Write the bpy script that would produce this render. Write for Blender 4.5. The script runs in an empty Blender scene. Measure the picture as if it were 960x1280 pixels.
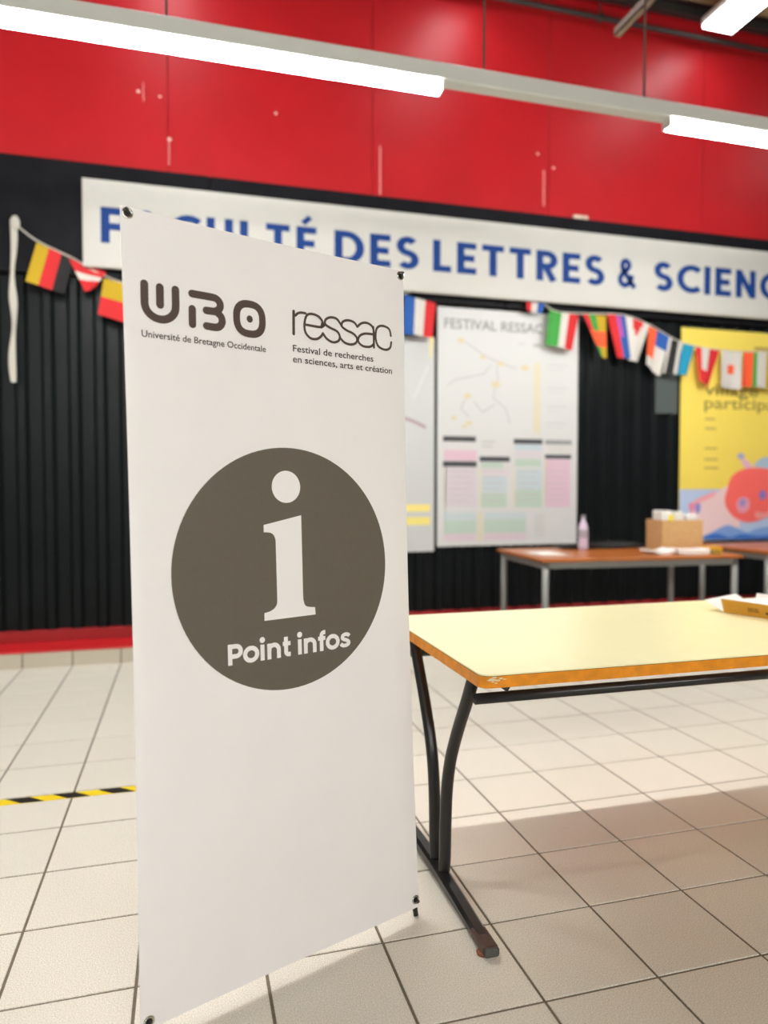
import bpy, bmesh, math, random
from mathutils import Vector, Matrix
random.seed(7)
PI = math.pi
SC = bpy.context.scene
COL = SC.collection

# ------------------------------------------------------------------ camera
CAM_H, YAW, PITCH, FPX = 1.2255, 0.27195, -0.033834, 891.7
cam = bpy.data.cameras.new('camera')
cam.sensor_fit = 'VERTICAL'; cam.sensor_height = 36.0
cam.lens = FPX / 1280.0 * 36.0
cam.clip_start = 0.02; cam.clip_end = 60
cam.dof.use_dof = True; cam.dof.focus_distance = 1.93; cam.dof.aperture_fstop = 1.35
cam_ob = bpy.data.objects.new('camera', cam); COL.objects.link(cam_ob)
cam_ob.location = (0, 0, CAM_H); cam_ob.rotation_euler = (PI/2 + PITCH, 0, -YAW)
SC.camera = cam_ob

# ------------------------------------------------------------------ world (rest of the hall), exposure
W = bpy.data.worlds.new('hall_ambient'); SC.world = W; W.use_nodes = True
W.node_tree.nodes['Background'].inputs[0].default_value = (1.0, 0.98, 0.95, 1)
W.node_tree.nodes['Background'].inputs[1].default_value = 0.10
SC.view_settings.view_transform = 'Standard'; SC.view_settings.look = 'None'
SC.view_settings.exposure = 0.06; SC.view_settings.gamma = 1.0
SC.view_settings.use_curve_mapping = False
LAMP_L = 126.0         # radiance of the long lamp line by the red wall
LAMP_F = 188.0          # radiance of the lamp line over the front of the hall
SC.cycles.use_denoising = True
SC.cycles.max_bounces = 8

# ------------------------------------------------------------------ materials
def lin(c):
    return tuple((x/12.92 if x <= .04045 else ((x+.055)/1.055)**2.4) for x in c)
def hexc(h):
    return lin(tuple(int(h[i:i+2], 16)/255 for i in (0, 2, 4)))
MATS = {}
def mat(name, col, rough=.6, metal=0.0, noise=0.0, nscale=40.0, bump=0.0, emit=0.0, spec=.5, coat=0.0):
    if name in MATS: return MATS[name]
    m = bpy.data.materials.new(name); m.use_nodes = True
    nt = m.node_tree; b = nt.nodes['Principled BSDF']
    c = hexc(col) if isinstance(col, str) else col
    b.inputs['Base Color'].default_value = (*c, 1)
    b.inputs['Roughness'].default_value = rough; b.inputs['Metallic'].default_value = metal
    b.inputs['Specular IOR Level'].default_value = spec
    b.inputs['Coat Weight'].default_value = coat
    if noise or bump:
        tc = nt.nodes.new('ShaderNodeTexCoord'); n = nt.nodes.new('ShaderNodeTexNoise')
        n.inputs['Scale'].default_value = nscale; n.inputs['Detail'].default_value = 4
        nt.links.new(tc.outputs['Object'], n.inputs['Vector'])
        if noise:
            r = nt.nodes.new('ShaderNodeValToRGB')
            r.color_ramp.elements[0].position = .3; r.color_ramp.elements[1].position = .7
            r.color_ramp.elements[0].color = (*[max(0, x*(1-noise)) for x in c], 1)
            r.color_ramp.elements[1].color = (*[min(1, x*(1+noise)) for x in c], 1)
            nt.links.new(n.outputs['Fac'], r.inputs['Fac']); nt.links.new(r.outputs['Color'], b.inputs['Base Color'])
        if bump:
            bp = nt.nodes.new('ShaderNodeBump'); bp.inputs['Strength'].default_value = bump; bp.inputs['Distance'].default_value = .002
            nt.links.new(n.outputs['Fac'], bp.inputs['Height']); nt.links.new(bp.outputs['Normal'], b.inputs['Normal'])
    if emit:
        b.inputs['Emission Color'].default_value = (*c, 1); b.inputs['Emission Strength'].default_value = emit
    MATS[name] = m; return m

def floor_tile_mat():
    m = mat('ceramic_floor_tile', 'dfdacc', rough=.38, noise=.36, nscale=380, bump=.02)
    nt = m.node_tree; b = nt.nodes['Principled BSDF']
    oi = nt.nodes.new('ShaderNodeObjectInfo'); mix = nt.nodes.new('ShaderNodeMix'); mix.data_type = 'RGBA'; mix.blend_type = 'MULTIPLY'
    mr = nt.nodes.new('ShaderNodeMapRange'); mr.inputs['To Min'].default_value = .95; mr.inputs['To Max'].default_value = 1.0
    src = b.inputs['Base Color'].links[0].from_socket
    nt.links.new(oi.outputs['Random'], mr.inputs['Value'])
    mix.inputs['Factor'].default_value = 1
    nt.links.new(src, mix.inputs[6]); nt.links.new(mr.outputs['Result'], mix.inputs[7]); nt.links.new(mix.outputs[2], b.inputs['Base Color'])
    return m
M_TILE = floor_tile_mat()
M_GROUT = mat('floor_grout', '6f6555', rough=.9, noise=.12, nscale=60)
M_RED = mat('red_wall_paint', (.40, .009, .013), rough=.40, noise=.06, nscale=3, bump=.05, spec=.28)
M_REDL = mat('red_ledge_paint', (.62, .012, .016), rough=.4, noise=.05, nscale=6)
M_REDD = mat('shaded_red_upstand', (.30, .006, .008), rough=.5, noise=.05, nscale=6)  # upstand red darkened, ledge red brightened: shade and light held in the colours
M_BLACK = mat('black_fascia_paint', (.008, .008, .010), rough=.5, noise=.2, nscale=5, spec=.08)
M_CLAD = mat('black_corrugated_steel', (.0055, .0075, .008), rough=.36, noise=.15, nscale=4, spec=.14)
M_WALL = mat('dark_wall_backing', '202020', rough=.9)
M_SIGN = mat('sign_white_board', 'bcbab3', rough=.6, spec=.25, noise=.02, nscale=4)
M_BLUE = mat('sign_blue_letters', '0c3574', rough=.6, spec=.2)
M_BANNER = mat('banner_vinyl', 'f3f0ee', rough=.55, noise=.012, nscale=6, spec=.3)
M_PRINT = mat('print_dark_taupe', '665f54', rough=.6, noise=.03, nscale=90, spec=.3)
M_LOGO = mat('print_logo_brown', '54463f', rough=.6, spec=.3)
M_TEXT = mat('print_text_dark', '3d342f', rough=.6, spec=.3)
M_PWHITE = mat('print_white', 'f3f0ee', rough=.55, spec=.3)
M_STEEL = mat('eyelet_nickel', 'c9c6bd', rough=.22, metal=1)
M_ROD = mat('black_rod_plastic', '151515', rough=.4)
M_TOP = mat('yellow_laminate', (.93, .88, .53), rough=.28, noise=.015, nscale=8)
M_EDGE = mat('orange_edge_band', 'e08c10', rough=.45, noise=.14, nscale=30, bump=.1)
M_EDGEW = mat('worn_edge_scuff', 'e2cfa6', rough=.8)
M_SEAM = mat('edge_dark_seam', '4a3312', rough=.7)
M_TUBE = mat('black_enamel_tube', (.012, .012, .012), rough=.30, noise=.25, nscale=20)
M_RUST = mat('worn_brown_tube', '4b352b', rough=.45, noise=.35, nscale=50)
M_CAPG = mat('grey_foot_cap', '4a4b47', rough=.6, noise=.1, nscale=80)
M_COPPER = mat('copper_brown_glide', '8a5236', rough=.4)
M_TRUNK = mat('white_trunking', 'd9dcd6', rough=.45)
M_CABLE = mat('suspension_cable', '6b5a50', rough=.4, metal=.6)
M_DIFF = mat('lit_tube_diffuser', (1.0, .995, .97), rough=.5, emit=LAMP_L)
M_DIFFF = mat('lit_tube_diffuser_front', (1.0, .985, .96), rough=.5, emit=LAMP_F)
M_DIFFB = mat('lit_panel_diffuser', (.90, .96, 1.0), rough=.5, emit=10.0)
M_CEIL = mat('brown_wood_wool_panel', '9a8560', rough=.95, noise=.2, nscale=50, bump=.4)
M_DARKST = mat('dark_steel', '2b2724', rough=.5, noise=.1, nscale=20)
M_STRUT = mat('tan_strut_steel', '7d6a55', rough=.5, noise=.1, nscale=20)
M_HY = mat('hazard_yellow', 'f2d21f', rough=.45)
M_HB = mat('hazard_black', '1b1813', rough=.5, noise=.3, nscale=60)
M_BROWN = mat('brown_wood_laminate', 'b0652c', rough=.30, noise=.12, nscale=9)
M_BEDGE = mat('brown_table_edge', '8b5a33', rough=.5)
M_GREYM = mat('grey_painted_metal', '8d8e8a', rough=.4, metal=.3)
M_CARD = mat('cardboard', 'c99f6b', rough=.85, noise=.06, nscale=30)
M_KRAFT = mat('kraft_card', 'c8922f', rough=.8, noise=.06, nscale=30)
M_PAPER = mat('white_paper', 'efece6', rough=.7)
M_POST = mat('poster_paper_white', 'c9c9c7', rough=.5)
M_POSTG = mat('poster_paper_grey', 'bfc0bf', rough=.5)
M_POSTY = mat('poster_paper_yellow', 'f0d860', rough=.5, noise=.03, nscale=2)
def pm(hexs):
    return mat('print_' + hexs, hexs, rough=.55)
def pastel(hexs):
    c = hexc(hexs); p = hexc('c9c9c7')
    return mat('pastel_' + hexs, tuple(.62*a*.72 + .38*b for a, b in zip(c, p)), rough=.5)

# ------------------------------------------------------------------ mesh helpers
def link(o, parent=None):
    COL.objects.link(o)
    if parent is not None: o.parent = parent
    return o
def mesh_obj(name, verts, faces, m, parent=None, smooth=False, mi=None):
    me = bpy.data.meshes.new(name); me.from_pydata([tuple(v) for v in verts], [], faces)
    for x in (m if isinstance(m, (list, tuple)) else [m]): me.materials.append(x)
    if mi:
        for p, i in zip(me.polygons, mi): p.material_index = i
    if smooth:
        for p in me.polygons: p.use_smooth = True
    me.update()
    return link(bpy.data.objects.new(name, me), parent)
def bm_obj(name, bm, m, parent=None, smooth=False):
    bmesh.ops.recalc_face_normals(bm, faces=bm.faces)
    me = bpy.data.meshes.new(name); bm.to_mesh(me); bm.free()
    for x in (m if isinstance(m, (list, tuple)) else [m]): me.materials.append(x)
    if smooth:
        for p in me.polygons: p.use_smooth = True
    return link(bpy.data.objects.new(name, me), parent)
def tag(o, label, cat, group=None, kind=None):
    if label: o['label'] = label
    if cat: o['category'] = cat
    if group: o['group'] = group
    if kind: o['kind'] = kind
    return o
def empty(name, loc=(0, 0, 0), rot=(0, 0, 0)):
    e = bpy.data.objects.new(name, None); e.empty_display_size = .1
    e.location = loc; e.rotation_euler = rot; return link(e)
def box(bm, x0, x1, y0, y1, z0, z1, bev=0.0, seg=1):
    mt = Matrix.Translation(((x0+x1)/2, (y0+y1)/2, (z0+z1)/2)) @ Matrix.Diagonal((x1-x0, y1-y0, z1-z0, 1))
    r = bmesh.ops.create_cube(bm, size=1, matrix=mt)
    if bev:
        es = list({e for v in r['verts'] for e in v.link_edges})
        bmesh.ops.bevel(bm, geom=es, offset=bev, segments=seg, affect='EDGES', profile=.5)
def box_obj(name, b, m, parent=None, bev=0.0, seg=1):
    bm = bmesh.new(); box(bm, *b, bev=bev, seg=seg); return bm_obj(name, bm, m, parent)
def catmull(pts, n=6, closed=False):
    P = [Vector(p) for p in pts]; out = []; N = len(P)
    for i in range(N if closed else N-1):
        if closed: a, b, c, d = P[(i-1) % N], P[i], P[(i+1) % N], P[(i+2) % N]
        else: a, b, c, d = P[max(i-1, 0)], P[i], P[i+1], P[min(i+2, N-1)]
        for k in range(n):
            t = k/n
            out.append(.5*((2*b) + (c-a)*t + (2*a-5*b+4*c-d)*t*t + (3*b-a-3*c+d)*t**3))
    if not closed: out.append(P[-1])
    return out
def tube(bm, pts, r, n=10, sx=1.0, cap=True):
    P = [Vector(p) for p in pts]; rings = []
    for i, p in enumerate(P):
        t = (P[min(i+1, len(P)-1)] - P[max(i-1, 0)]).normalized()
        a = Vector((1, 0, 0)) if abs(t.x) < .9 else Vector((0, 1, 0))
        s = t.cross(a).normalized(); u = s.cross(t).normalized()
        rr = r[i] if isinstance(r, (list, tuple)) else r
        rings.append([bm.verts.new(p + s*math.cos(2*PI*k/n)*rr + u*math.sin(2*PI*k/n)*rr*sx) for k in range(n)])
    for A, B in zip(rings, rings[1:]):
        for k in range(n): bm.faces.new((A[k], A[(k+1) % n], B[(k+1) % n], B[k]))
    if cap: bm.faces.new(rings[0][::-1]); bm.faces.new(rings[-1])
def tube_obj(name, pts, r, m, parent=None, n=10, sx=1.0):
    bm = bmesh.new(); tube(bm, pts, r, n, sx); return bm_obj(name, bm, m, parent, smooth=True)
def lathe(bm, prof, c=(0, 0, 0), n=20, axis='Z'):
    rings = []
    for (r, z) in prof:
        ring = []
        for k in range(n):
            x, y = r*math.cos(2*PI*k/n), r*math.sin(2*PI*k/n)
            v = (x, y, z) if axis == 'Z' else (x, z, y)
            ring.append(bm.verts.new(Vector(c) + Vector(v)))
        rings.append(ring)
    for A, B in zip(rings, rings[1:]):
        for k in range(n): bm.faces.new((A[k], A[(k+1) % n], B[(k+1) % n], B[k]))
    return rings

# flat 2-D shapes (polygons in a plane), later mapped into 3-D by a function f(u, v) -> xyz
def arc(cx, cy, rx, ry, a0, a1, n=14):
    return [(cx + rx*math.cos(math.radians(a0+(a1-a0)*k/n)), cy + ry*math.sin(math.radians(a0+(a1-a0)*k/n))) for k in range(n+1)]
class Flat:
    def __init__(s): s.v = []; s.f = []; s.d = []
    def lay(s): s.d += [(s.d[-1]+1 if s.d else 0)]*(len(s.v)-len(s.d))
    def poly(s, pts):
        i = len(s.v); s.v += [tuple(p)[:2] for p in pts]; s.f.append(list(range(i, i+len(pts)))); s.lay(); return s
    def rect(s, x0, y0, x1, y1): return s.poly([(x0, y0), (x1, y0), (x1, y1), (x0, y1)])
    def disc(s, cx, cy, rx, ry=None, n=28): return s.poly(arc(cx, cy, rx, ry or rx, 0, 360, n)[:-1])
    def stroke(s, pts, w, closed=False, caps='butt'):
        P = [Vector(tuple(p)[:2]) for p in pts]; N = len(P); h = w/2; L = []; R = []
        for i in range(N):
            if closed: a, b = P[(i-1) % N], P[(i+1) % N]
            else: a, b = P[max(i-1, 0)], P[min(i+1, N-1)]
            d0 = (P[i]-a); d1 = (b-P[i])
            if d0.length < 1e-9: d0 = d1
            if d1.length < 1e-9: d1 = d0
            n0 = Vector((-d0.y, d0.x)).normalized(); n1 = Vector((-d1.y, d1.x)).normalized()
            n = (n0+n1)
            if n.length < 1e-6: n = n0
            n = n.normalized(); k = h/max(.35, n.dot(n0))
            L.append(P[i]+n*k); R.append(P[i]-n*k)
        i = len(s.v); s.v += [tuple(x) for q in zip(L, R) for x in q]; s.lay()
        for k in range(N if closed else N-1):
            j = (k+1) % N
            s.f.append([i+2*k+1, i+2*j+1, i+2*j, i+2*k])
        if caps == 'round' and not closed:
            for c, q in ((P[0], P[1]), (P[-1], P[-2])):
                a = math.degrees(math.atan2(c.y-q.y, c.x-q.x)); s.poly(arc(c.x, c.y, h, h, a-90, a+90, 9))
        return s
    def move(s, dx, dy, sx=1.0, sy=1.0): s.v = [(x*sx+dx, y*sy+dy) for x, y in s.v]; return s
    def obj(s, name, f, m, parent=None):
        bm = bmesh.new(); dd = s.d if len(s.d) == len(s.v) else [0]*len(s.v)
        vs = [bm.verts.new(Vector(f(x, y)) - Vector((0, .00015*k, 0))) for (x, y), k in zip(s.v, dd)]
        for fc in s.f:
            try: bm.faces.new([vs[i] for i in fc])
            except ValueError: pass
        bm.normal_update()
        bmesh.ops.triangulate(bm, faces=[x for x in bm.faces if len(x.verts) > 4])
        me = bpy.data.meshes.new(name); bm.to_mesh(me); bm.free(); me.materials.append(m)
        return link(bpy.data.objects.new(name, me), parent)

def text_flat(body, x0, y0, width, cap, offset=0.0):
    """built-in typeface as flat polygons, left end x0, baseline y0, fitted to width and cap height"""
    cu = bpy.data.curves.new('t', 'FONT'); cu.body = body; cu.fill_mode = 'FRONT'; cu.resolution_u = 3; cu.offset = offset
    ob = bpy.data.objects.new('t', cu); COL.objects.link(ob); bpy.context.view_layer.update()
    dg = bpy.context.evaluated_depsgraph_get(); me = bpy.data.meshes.new_from_object(ob.evaluated_get(dg))
    F = Flat(); F.v = [(v.co.x, v.co.y) for v in me.vertices]; F.f = [list(p.vertices) for p in me.polygons]
    bpy.data.objects.remove(ob); bpy.data.curves.remove(cu); bpy.data.meshes.remove(me)
    xa = min(v[0] for v in F.v); xb = max(v[0] for v in F.v)
    sx = width/(xb-xa); sy = cap/.70
    F.v = [(x0+(x-xa)*sx, y0+y*sy) for x, y in F.v]; return F

# stroke capitals for the long sign (unit cap height)
SW = .20; A_ = SW/2
def glyph(ch):
    g = Flat(); a = A_
    if ch in 'EÉ':
        w = .52; g.stroke([(a, 0), (a, 1)], SW)
        for y, l in ((a, .52), (.5, .47), (1-a, .52)): g.stroke([(a, y), (l, y)], SW)
        if ch == 'É': g.stroke([(.17, 1.09), (.36, 1.30)], .15)
    elif ch == 'F':
        w = .50; g.stroke([(a, 0), (a, 1)], SW)
        for y, l in ((.47, .45), (1-a, .50)): g.stroke([(a, y), (l, y)], SW)
    elif ch == 'L':
        w = .48; g.stroke([(a, 0), (a, 1)], SW); g.stroke([(a, a), (w, a)], SW)
    elif ch == 'T':
        w = .60; g.stroke([(0, 1-a), (w, 1-a)], SW); g.stroke([(.3, 0), (.3, 1-a)], SW)
    elif ch == 'I':
        w = SW; g.stroke([(a, 0), (a, 1)], SW)
    elif ch == 'D':
        w = .72; g.stroke([(a, 0), (a, 1)], SW); g.stroke([(a, 1-a)] + arc(.29, .5, .34, .5-a, 90, -90, 18) + [(a, a)], SW)
    elif ch == 'C':
        w = .70; g.stroke(arc(.45, .5, .36, .5-a, 48, 312, 22), SW)
    elif ch == 'U':
        w = .64; g.stroke([(a, 1), (a, .36)] + arc(.32, .36, .32-a, .36-a, 180, 360, 16)[1:-1] + [(w-a, .36), (w-a, 1)], SW)
    elif ch == 'A':
        w = .74; g.stroke([(a, 0), (.37, .94)], SW); g.stroke([(.37, .94), (w-a, 0)], SW); g.stroke([(.2, .27), (.54, .27)], .16); g.rect(.29, .86, .45, 1)
    elif ch == 'R':
        w = .60; g.stroke([(a, 0), (a, 1)], SW); g.stroke([(a, 1-a)] + arc(.31, .69, .2, .31-a, 90, -90, 14) + [(a, .475)], SW); g.stroke([(.27, .46), (.50, 0)], SW)
    elif ch == 'N':
        w = .66; g.stroke([(a, 0), (a, 1)], SW); g.stroke([(w-a, 0), (w-a, 1)], SW); g.stroke([(a, .94), (w-a, .06)], SW)
    elif ch == 'S':
        w = .56; g.stroke(arc(.28, .71, .185, .2, 35, 250, 14) + arc(.28, .29, .19, .2, 70, -145, 14), SW)
    elif ch == '&':
        w = .70; g.stroke(catmull([(.68, .01), (.30, .50), (.19, .70), (.22, .86), (.34, .91), (.45, .82), (.42, .68), (.2, .48), (.1, .28), (.17, .13), (.32, .09), (.48, .19), (.58, .44)], 4), SW*.92)
    return g, w

# ------------------------------------------------------------------ the setting: floor of square tiles
T = .315; TX, TY = .8178, 2.4447; GAP = .008
WALL_Y = 5.278         # face of the tiled skirting
X0, X1, Y0 = -5, 9, -4
fl = box_obj('floor', (X0, X1, Y0, 5.75, -.12, -.003), M_GROUT); tag(fl, 'square cream ceramic tile floor with dark grout lines', None, kind='structure')
def in_view(x, y, m=25):
    dx, dy, dz = x, y, -CAM_H
    z = dx*math.sin(YAW)*math.cos(PITCH) + dy*math.cos(YAW)*math.cos(PITCH) + dz*math.sin(PITCH)
    if z < .3: return False
    u = 480 + FPX*(dx*math.cos(YAW)-dy*math.sin(YAW))/z
    v = 640 + FPX*1.225/z
    return -m < u < 960+m and v < 1280+m+25
h = T/2 - GAP/2
bm = bmesh.new(); box(bm, -h, h, -h, h, -.010, 0)
top = [e for e in bm.edges if all(v.co.z > -.001 for v in e.verts)]
bmesh.ops.bevel(bm, geom=top, offset=.0012, segments=1, affect='EDGES')
tile_me = bpy.data.meshes.new('tile'); bm.to_mesh(tile_me); bm.free(); tile_me.materials.append(M_TILE)
rv, rf = [], []
ntile = 0
for i in range(int((X0-TX)/T), int((X1-TX)/T)):
    for j in range(int((Y0-TY)/T), int((WALL_Y-TY)/T)+1):
        cx, cy = TX+(i+.5)*T, TY+(j+.5)*T
        if cy - h > WALL_Y: continue
        if any(in_view(cx+a, cy+b) for a in (-h, h) for b in (-h, h)) and cy+h < WALL_Y+.02:
            o = bpy.data.objects.new('tile', tile_me); link(o, fl); o.location = (cx, cy, 0)
            o.rotation_euler = (random.uniform(-1, 1)*.0015, random.uniform(-1, 1)*.0015, 0); ntile += 1
        else:
            y1 = min(cy+h, WALL_Y)
            k = len(rv); rv += [(cx-h, cy-h, 0), (cx+h, cy-h, 0), (cx+h, y1, 0), (cx-h, y1, 0)]; rf.append((k, k+1, k+2, k+3))
o = mesh_obj('outer_tiles', rv, rf, M_TILE, fl); o['kind'] = 'stuff'
print('tiles', ntile)

# ------------------------------------------------------------------ back wall
wb = box_obj('wall_back', (X0, X1, 5.64, 5.9, -.1, 5.75), M_WALL); tag(wb, 'back wall of red panels above black corrugated cladding', None, kind='structure')
CLAD_Z0, CLAD_Z1 = .195, 2.74
# corrugated cladding sheets, six ribs each
PIT = .175; prof = []
for k in range(6):
    b = k*PIT
    prof += [(b, 5.617), (b+.080, 5.617), (b+.105, 5.582), (b+.150, 5.582)]
prof.append((6*PIT, 5.617))
vs, fs = [], []
for (x, y) in prof: vs += [(x, y, CLAD_Z0), (x, y, CLAD_Z1)]
for k in range(len(prof)-1): fs.append((2*k, 2*k+2, 2*k+3, 2*k+1))
cl_me = bpy.data.meshes.new('cladding_sheet'); cl_me.from_pydata(vs, [], fs); cl_me.materials.append(M_CLAD)
k = 0
while -4.21 + k*6*PIT < 8.5:
    o = link(bpy.data.objects.new('cladding_sheet', cl_me), wb); o.location.x = -4.215 + k*6*PIT; k += 1
# flat black fascia behind the sign
x = -4.6
while x < 8.8:
    box_obj('fascia_board', (x+.002, x+2.396, 5.53, 5.64, 2.735, 3.538), M_BLACK, wb, bev=.003); x += 2.4
# red panels above
x = -.095 - 3*1.55
while x < 8.5:
    box_obj('red_panel', (x+.002, x+1.548, 5.56, 5.64, 3.54, 5.75), M_RED, wb, bev=.003); x += 1.55
M_FILL = mat('pale_filler_mark', 'd98a86', rough=.7)
for (a, b, c, d) in ((-.09, 3.60, .008, .17), (1.518, 3.56, .012, .38), (2.96, 3.62, .012, .30), (-.265, 4.03, .006, .14)):
    box_obj('filler_streak', (a-c/2, a+c/2, 5.5585, 5.5605, b, b+d), M_FILL, wb)
for (a, b, r) in ((-.086, 3.785, .016), (-.30, 4.10, .013), (-.15, 4.085, .010), (.695, 4.08, .011), (2.9, 4.05, .011), (3.05, 3.95, .010)):
    F = Flat().disc(a, b, r, r*.9, 10); F.obj('paint_chip', lambda u, v: (u, 5.5588, v), mat('paint_chip', 'e0b5ac', rough=.8), wb)
box_obj('paint_chip', (3.24, 3.38, 5.545, 5.561, 3.538, 3.575), mat('pale_plaster_chip', 'c9b7a4', rough=.9, noise=.2), wb, bev=.004)
# red ledge and upstand, shade put into its red, under the cladding, tiled skirting in front
x = -4.6
while x < 8.8:
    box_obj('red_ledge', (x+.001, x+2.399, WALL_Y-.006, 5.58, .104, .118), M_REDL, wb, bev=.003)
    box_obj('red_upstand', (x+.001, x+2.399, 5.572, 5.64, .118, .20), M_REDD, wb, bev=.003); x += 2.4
bk = box_obj('baseboard_back', (X0, X1, WALL_Y+.010, 5.60, -.01, .104), M_GROUT); tag(bk, 'cream tile skirting along the foot of the back wall', None, kind='structure')
bm = bmesh.new(); box(bm, -h, h, 0, .011, -.0, .103)
sk_me = bpy.data.meshes.new('skirting_tile'); bm.to_mesh(sk_me); bm.free(); sk_me.materials.append(mat('skirting_tile', 'beb5a2', rough=.4, noise=.06, nscale=300))
for i in range(int((X0-TX)/T), int((X1-TX)/T)):
    o = link(bpy.data.objects.new('skirting_tile', sk_me), bk); o.location = (TX+(i+.5)*T, WALL_Y, 0)

# ------------------------------------------------------------------ ceiling with joists
ce = box_obj('ceiling', (X0, X1, Y0, 5.9, 5.50, 5.9), M_DARKST); tag(ce, 'high ceiling of brown panels between dark steel joists', None, kind='structure')
for i in range(12):
    for j in range(8):
        xa, yb = X0 + i*1.2 + .02, 5.40 - j*1.2
        box_obj('ceiling_panel', (xa, xa+1.16, yb-1.16, yb, 5.455, 5.51), M_CEIL, ce, bev=.005)
for j in range(18):
    y = 5.46 - j*.42
    bm = bmesh.new()
    box(bm, X0, X1, y-.030, y+.030, 5.36 if j == 0 else 5.40, 5.375 if j == 0 else 5.412); box(bm, X0, X1, y-.008, y+.008, 5.375, 5.455)
    bm_obj('joist', bm, M_DARKST, ce)

# pipe along the top of the red wall
pp = empty('wall_pipe', (2.0, 5.45, 5.195)); tag(pp, 'thin dark pipe running along the top of the red wall', 'pipe')
tube_obj('pipe_run', [(-4.5, 0, 0), (6.8, 0, 0)], .022, M_DARKST, pp, 10)
for x in (-3, -.6, 1.42, 3.8, 5.8):
    bm = bmesh.new(); tube(bm, [(x, 0, .02), (x, .01, .18)], .008, 8); box(bm, x-.02, x+.02, -.028, .028, -.03, .03, bev=.006)
    bm_obj('pipe_hanger', bm, M_DARKST, pp)
# strut hanging below the ceiling, pointing at the camera side
st = empty('ceiling_strut', (2.75, 4.20, 4.2)); tag(st, 'tan steel strut hanging out from the ceiling above the lamp cable', 'strut')
bm = bmesh.new(); box(bm, .0, .05, -1.6, .02, 0, .008); box(bm, 0, .008, -1.6, .02, 0, .05); box(bm, .042, .05, -1.6, .02, 0, .05); bm_obj('channel', bm, M_STRUT, st)
for y in (-.35, -1.3): tube_obj('hanger_rod', [(.025, y, .0), (.025, y, 1.25)], .008, M_STRUT, st, 8)

# ------------------------------------------------------------------ luminaires
LZ = 3.24
def trunking(name, label, xa, xb, y, lit, cables, zc=LZ, dm=None):
    t = empty(name, (0, y, zc)); tag(t, label, 'lamp', 'suspended lamp lines')
    bm = bmesh.new(); box(bm, xa, xb, -.04, .04, 0, .085, bev=.006); bm_obj('trunking', bm, M_TRUNK, t)
    for (a, b) in lit:
        d = bmesh.new(); box(d, a, b, -.034, .034, -.048, -.001, bev=.016, seg=3); bm_obj('diffuser', d, dm or M_DIFF, t, smooth=True)
        for e in (a, b):
            box_obj('end_cap', (e-.006, e+.006, -.037, .037, -.046, .0), M_TRUNK, t, bev=.004)
    for x in cables: tube_obj('suspension_cable', [(x, 0, .08), (x, 0, 5.45-zc)], .006, M_CABLE, t, 6)
    return t
trunking('linear_lamp', 'long white suspended lamp line hanging in front of the red wall', -4.95, 7.2, 3.42,
         [(-4.9, -2.6), (-1.05, 1.247), (2.565, 4.86)], (-3.2, -1.6, -.061, 1.48, 2.418, 3.95, 5.5, 6.6))
tb = trunking('linear_lamp', 'suspended lamp line over the front part of the hall', -4.0, 6.0, -3.7,
         [(-3.9, -1.5), (-1.3, 1.1), (1.3, 3.7)], (-3.2, -.9, 1.2, 3.4, 5.2), dm=M_DIFFF)
# wide cool-white luminaires crossing the other way, high up
for lx, lab in ((4.47, 'wide cool-white ceiling lamp at upper right beside the tan strut'), (2.2, 'second wide cool-white ceiling lamp from the right end'),
                (-.10, 'wide cool-white ceiling lamp above the banner'), (-2.4, 'wide cool-white ceiling lamp at the far left'), (6.75, 'wide cool-white ceiling lamp at the far right end')):
    c2 = empty('cool_white_lamp', (lx, 5.31, 5.20)); tag(c2, lab, 'lamp', 'cool-white cross lamps')
    bm = bmesh.new(); box(bm, -.160, .160, -1.25, 0, 0, .06, bev=.008); bm_obj('housing', bm, M_TRUNK, c2)
    bm = bmesh.new(); box(bm, -.152, .152, -1.24, -.006, -.030, 0, bev=.008); bm_obj('diffuser', bm, M_DIFFB, c2)
    for y in (-.15, -1.05):
        tube_obj('suspension_cable', [(0, y, .04), (0, y, .25)], .004, M_CABLE, c2, 6)

# ------------------------------------------------------------------ faculty sign
sg = empty('faculty_sign', (-.676, 5.45, 2.785)); tag(sg, 'long white sign board with blue capital letters under the red wall', 'sign')
SGX, SGZ = -.676, 2.785
box_obj('board', (0, 7.6, 0, .028, 0, .612), M_SIGN, sg, bev=.003)
for x in (.3, 2.2, 4.2, 6.2): box_obj('spacer', (x, x+.06, .028, .08, .2, .4), M_DARKST, sg)
CAP = .250; BASE = 2.958
for word, xa, xb in (('FACULTÉ', -.556, .985), ('DES', 1.124, 1.804), ('LETTRES', 1.926, 3.480), ('&', 3.611, 3.840), ('SCIENCES', 3.979, 5.80)):
    gs = [glyph(c) for c in word]; ws = sum(g[1] for g in gs)*CAP
    gap = ((xb-xa)-ws)/max(1, len(word)-1); x = xa
    sx = CAP
    if len(word) > 1 and gap < .028: sx = CAP*((xb-xa)-.028*(len(word)-1))/ws; gap = .028
    if len(word) > 1 and gap > .055: sx = CAP*((xb-xa)-.050*(len(word)-1))/ws; gap = .050
    for g, w in gs:
        g.move(x-SGX, BASE-SGZ, sx, CAP); g.obj('letter', lambda u, v: (u, -.0015, v), M_BLUE, sg); x += w*sx + gap

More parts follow.
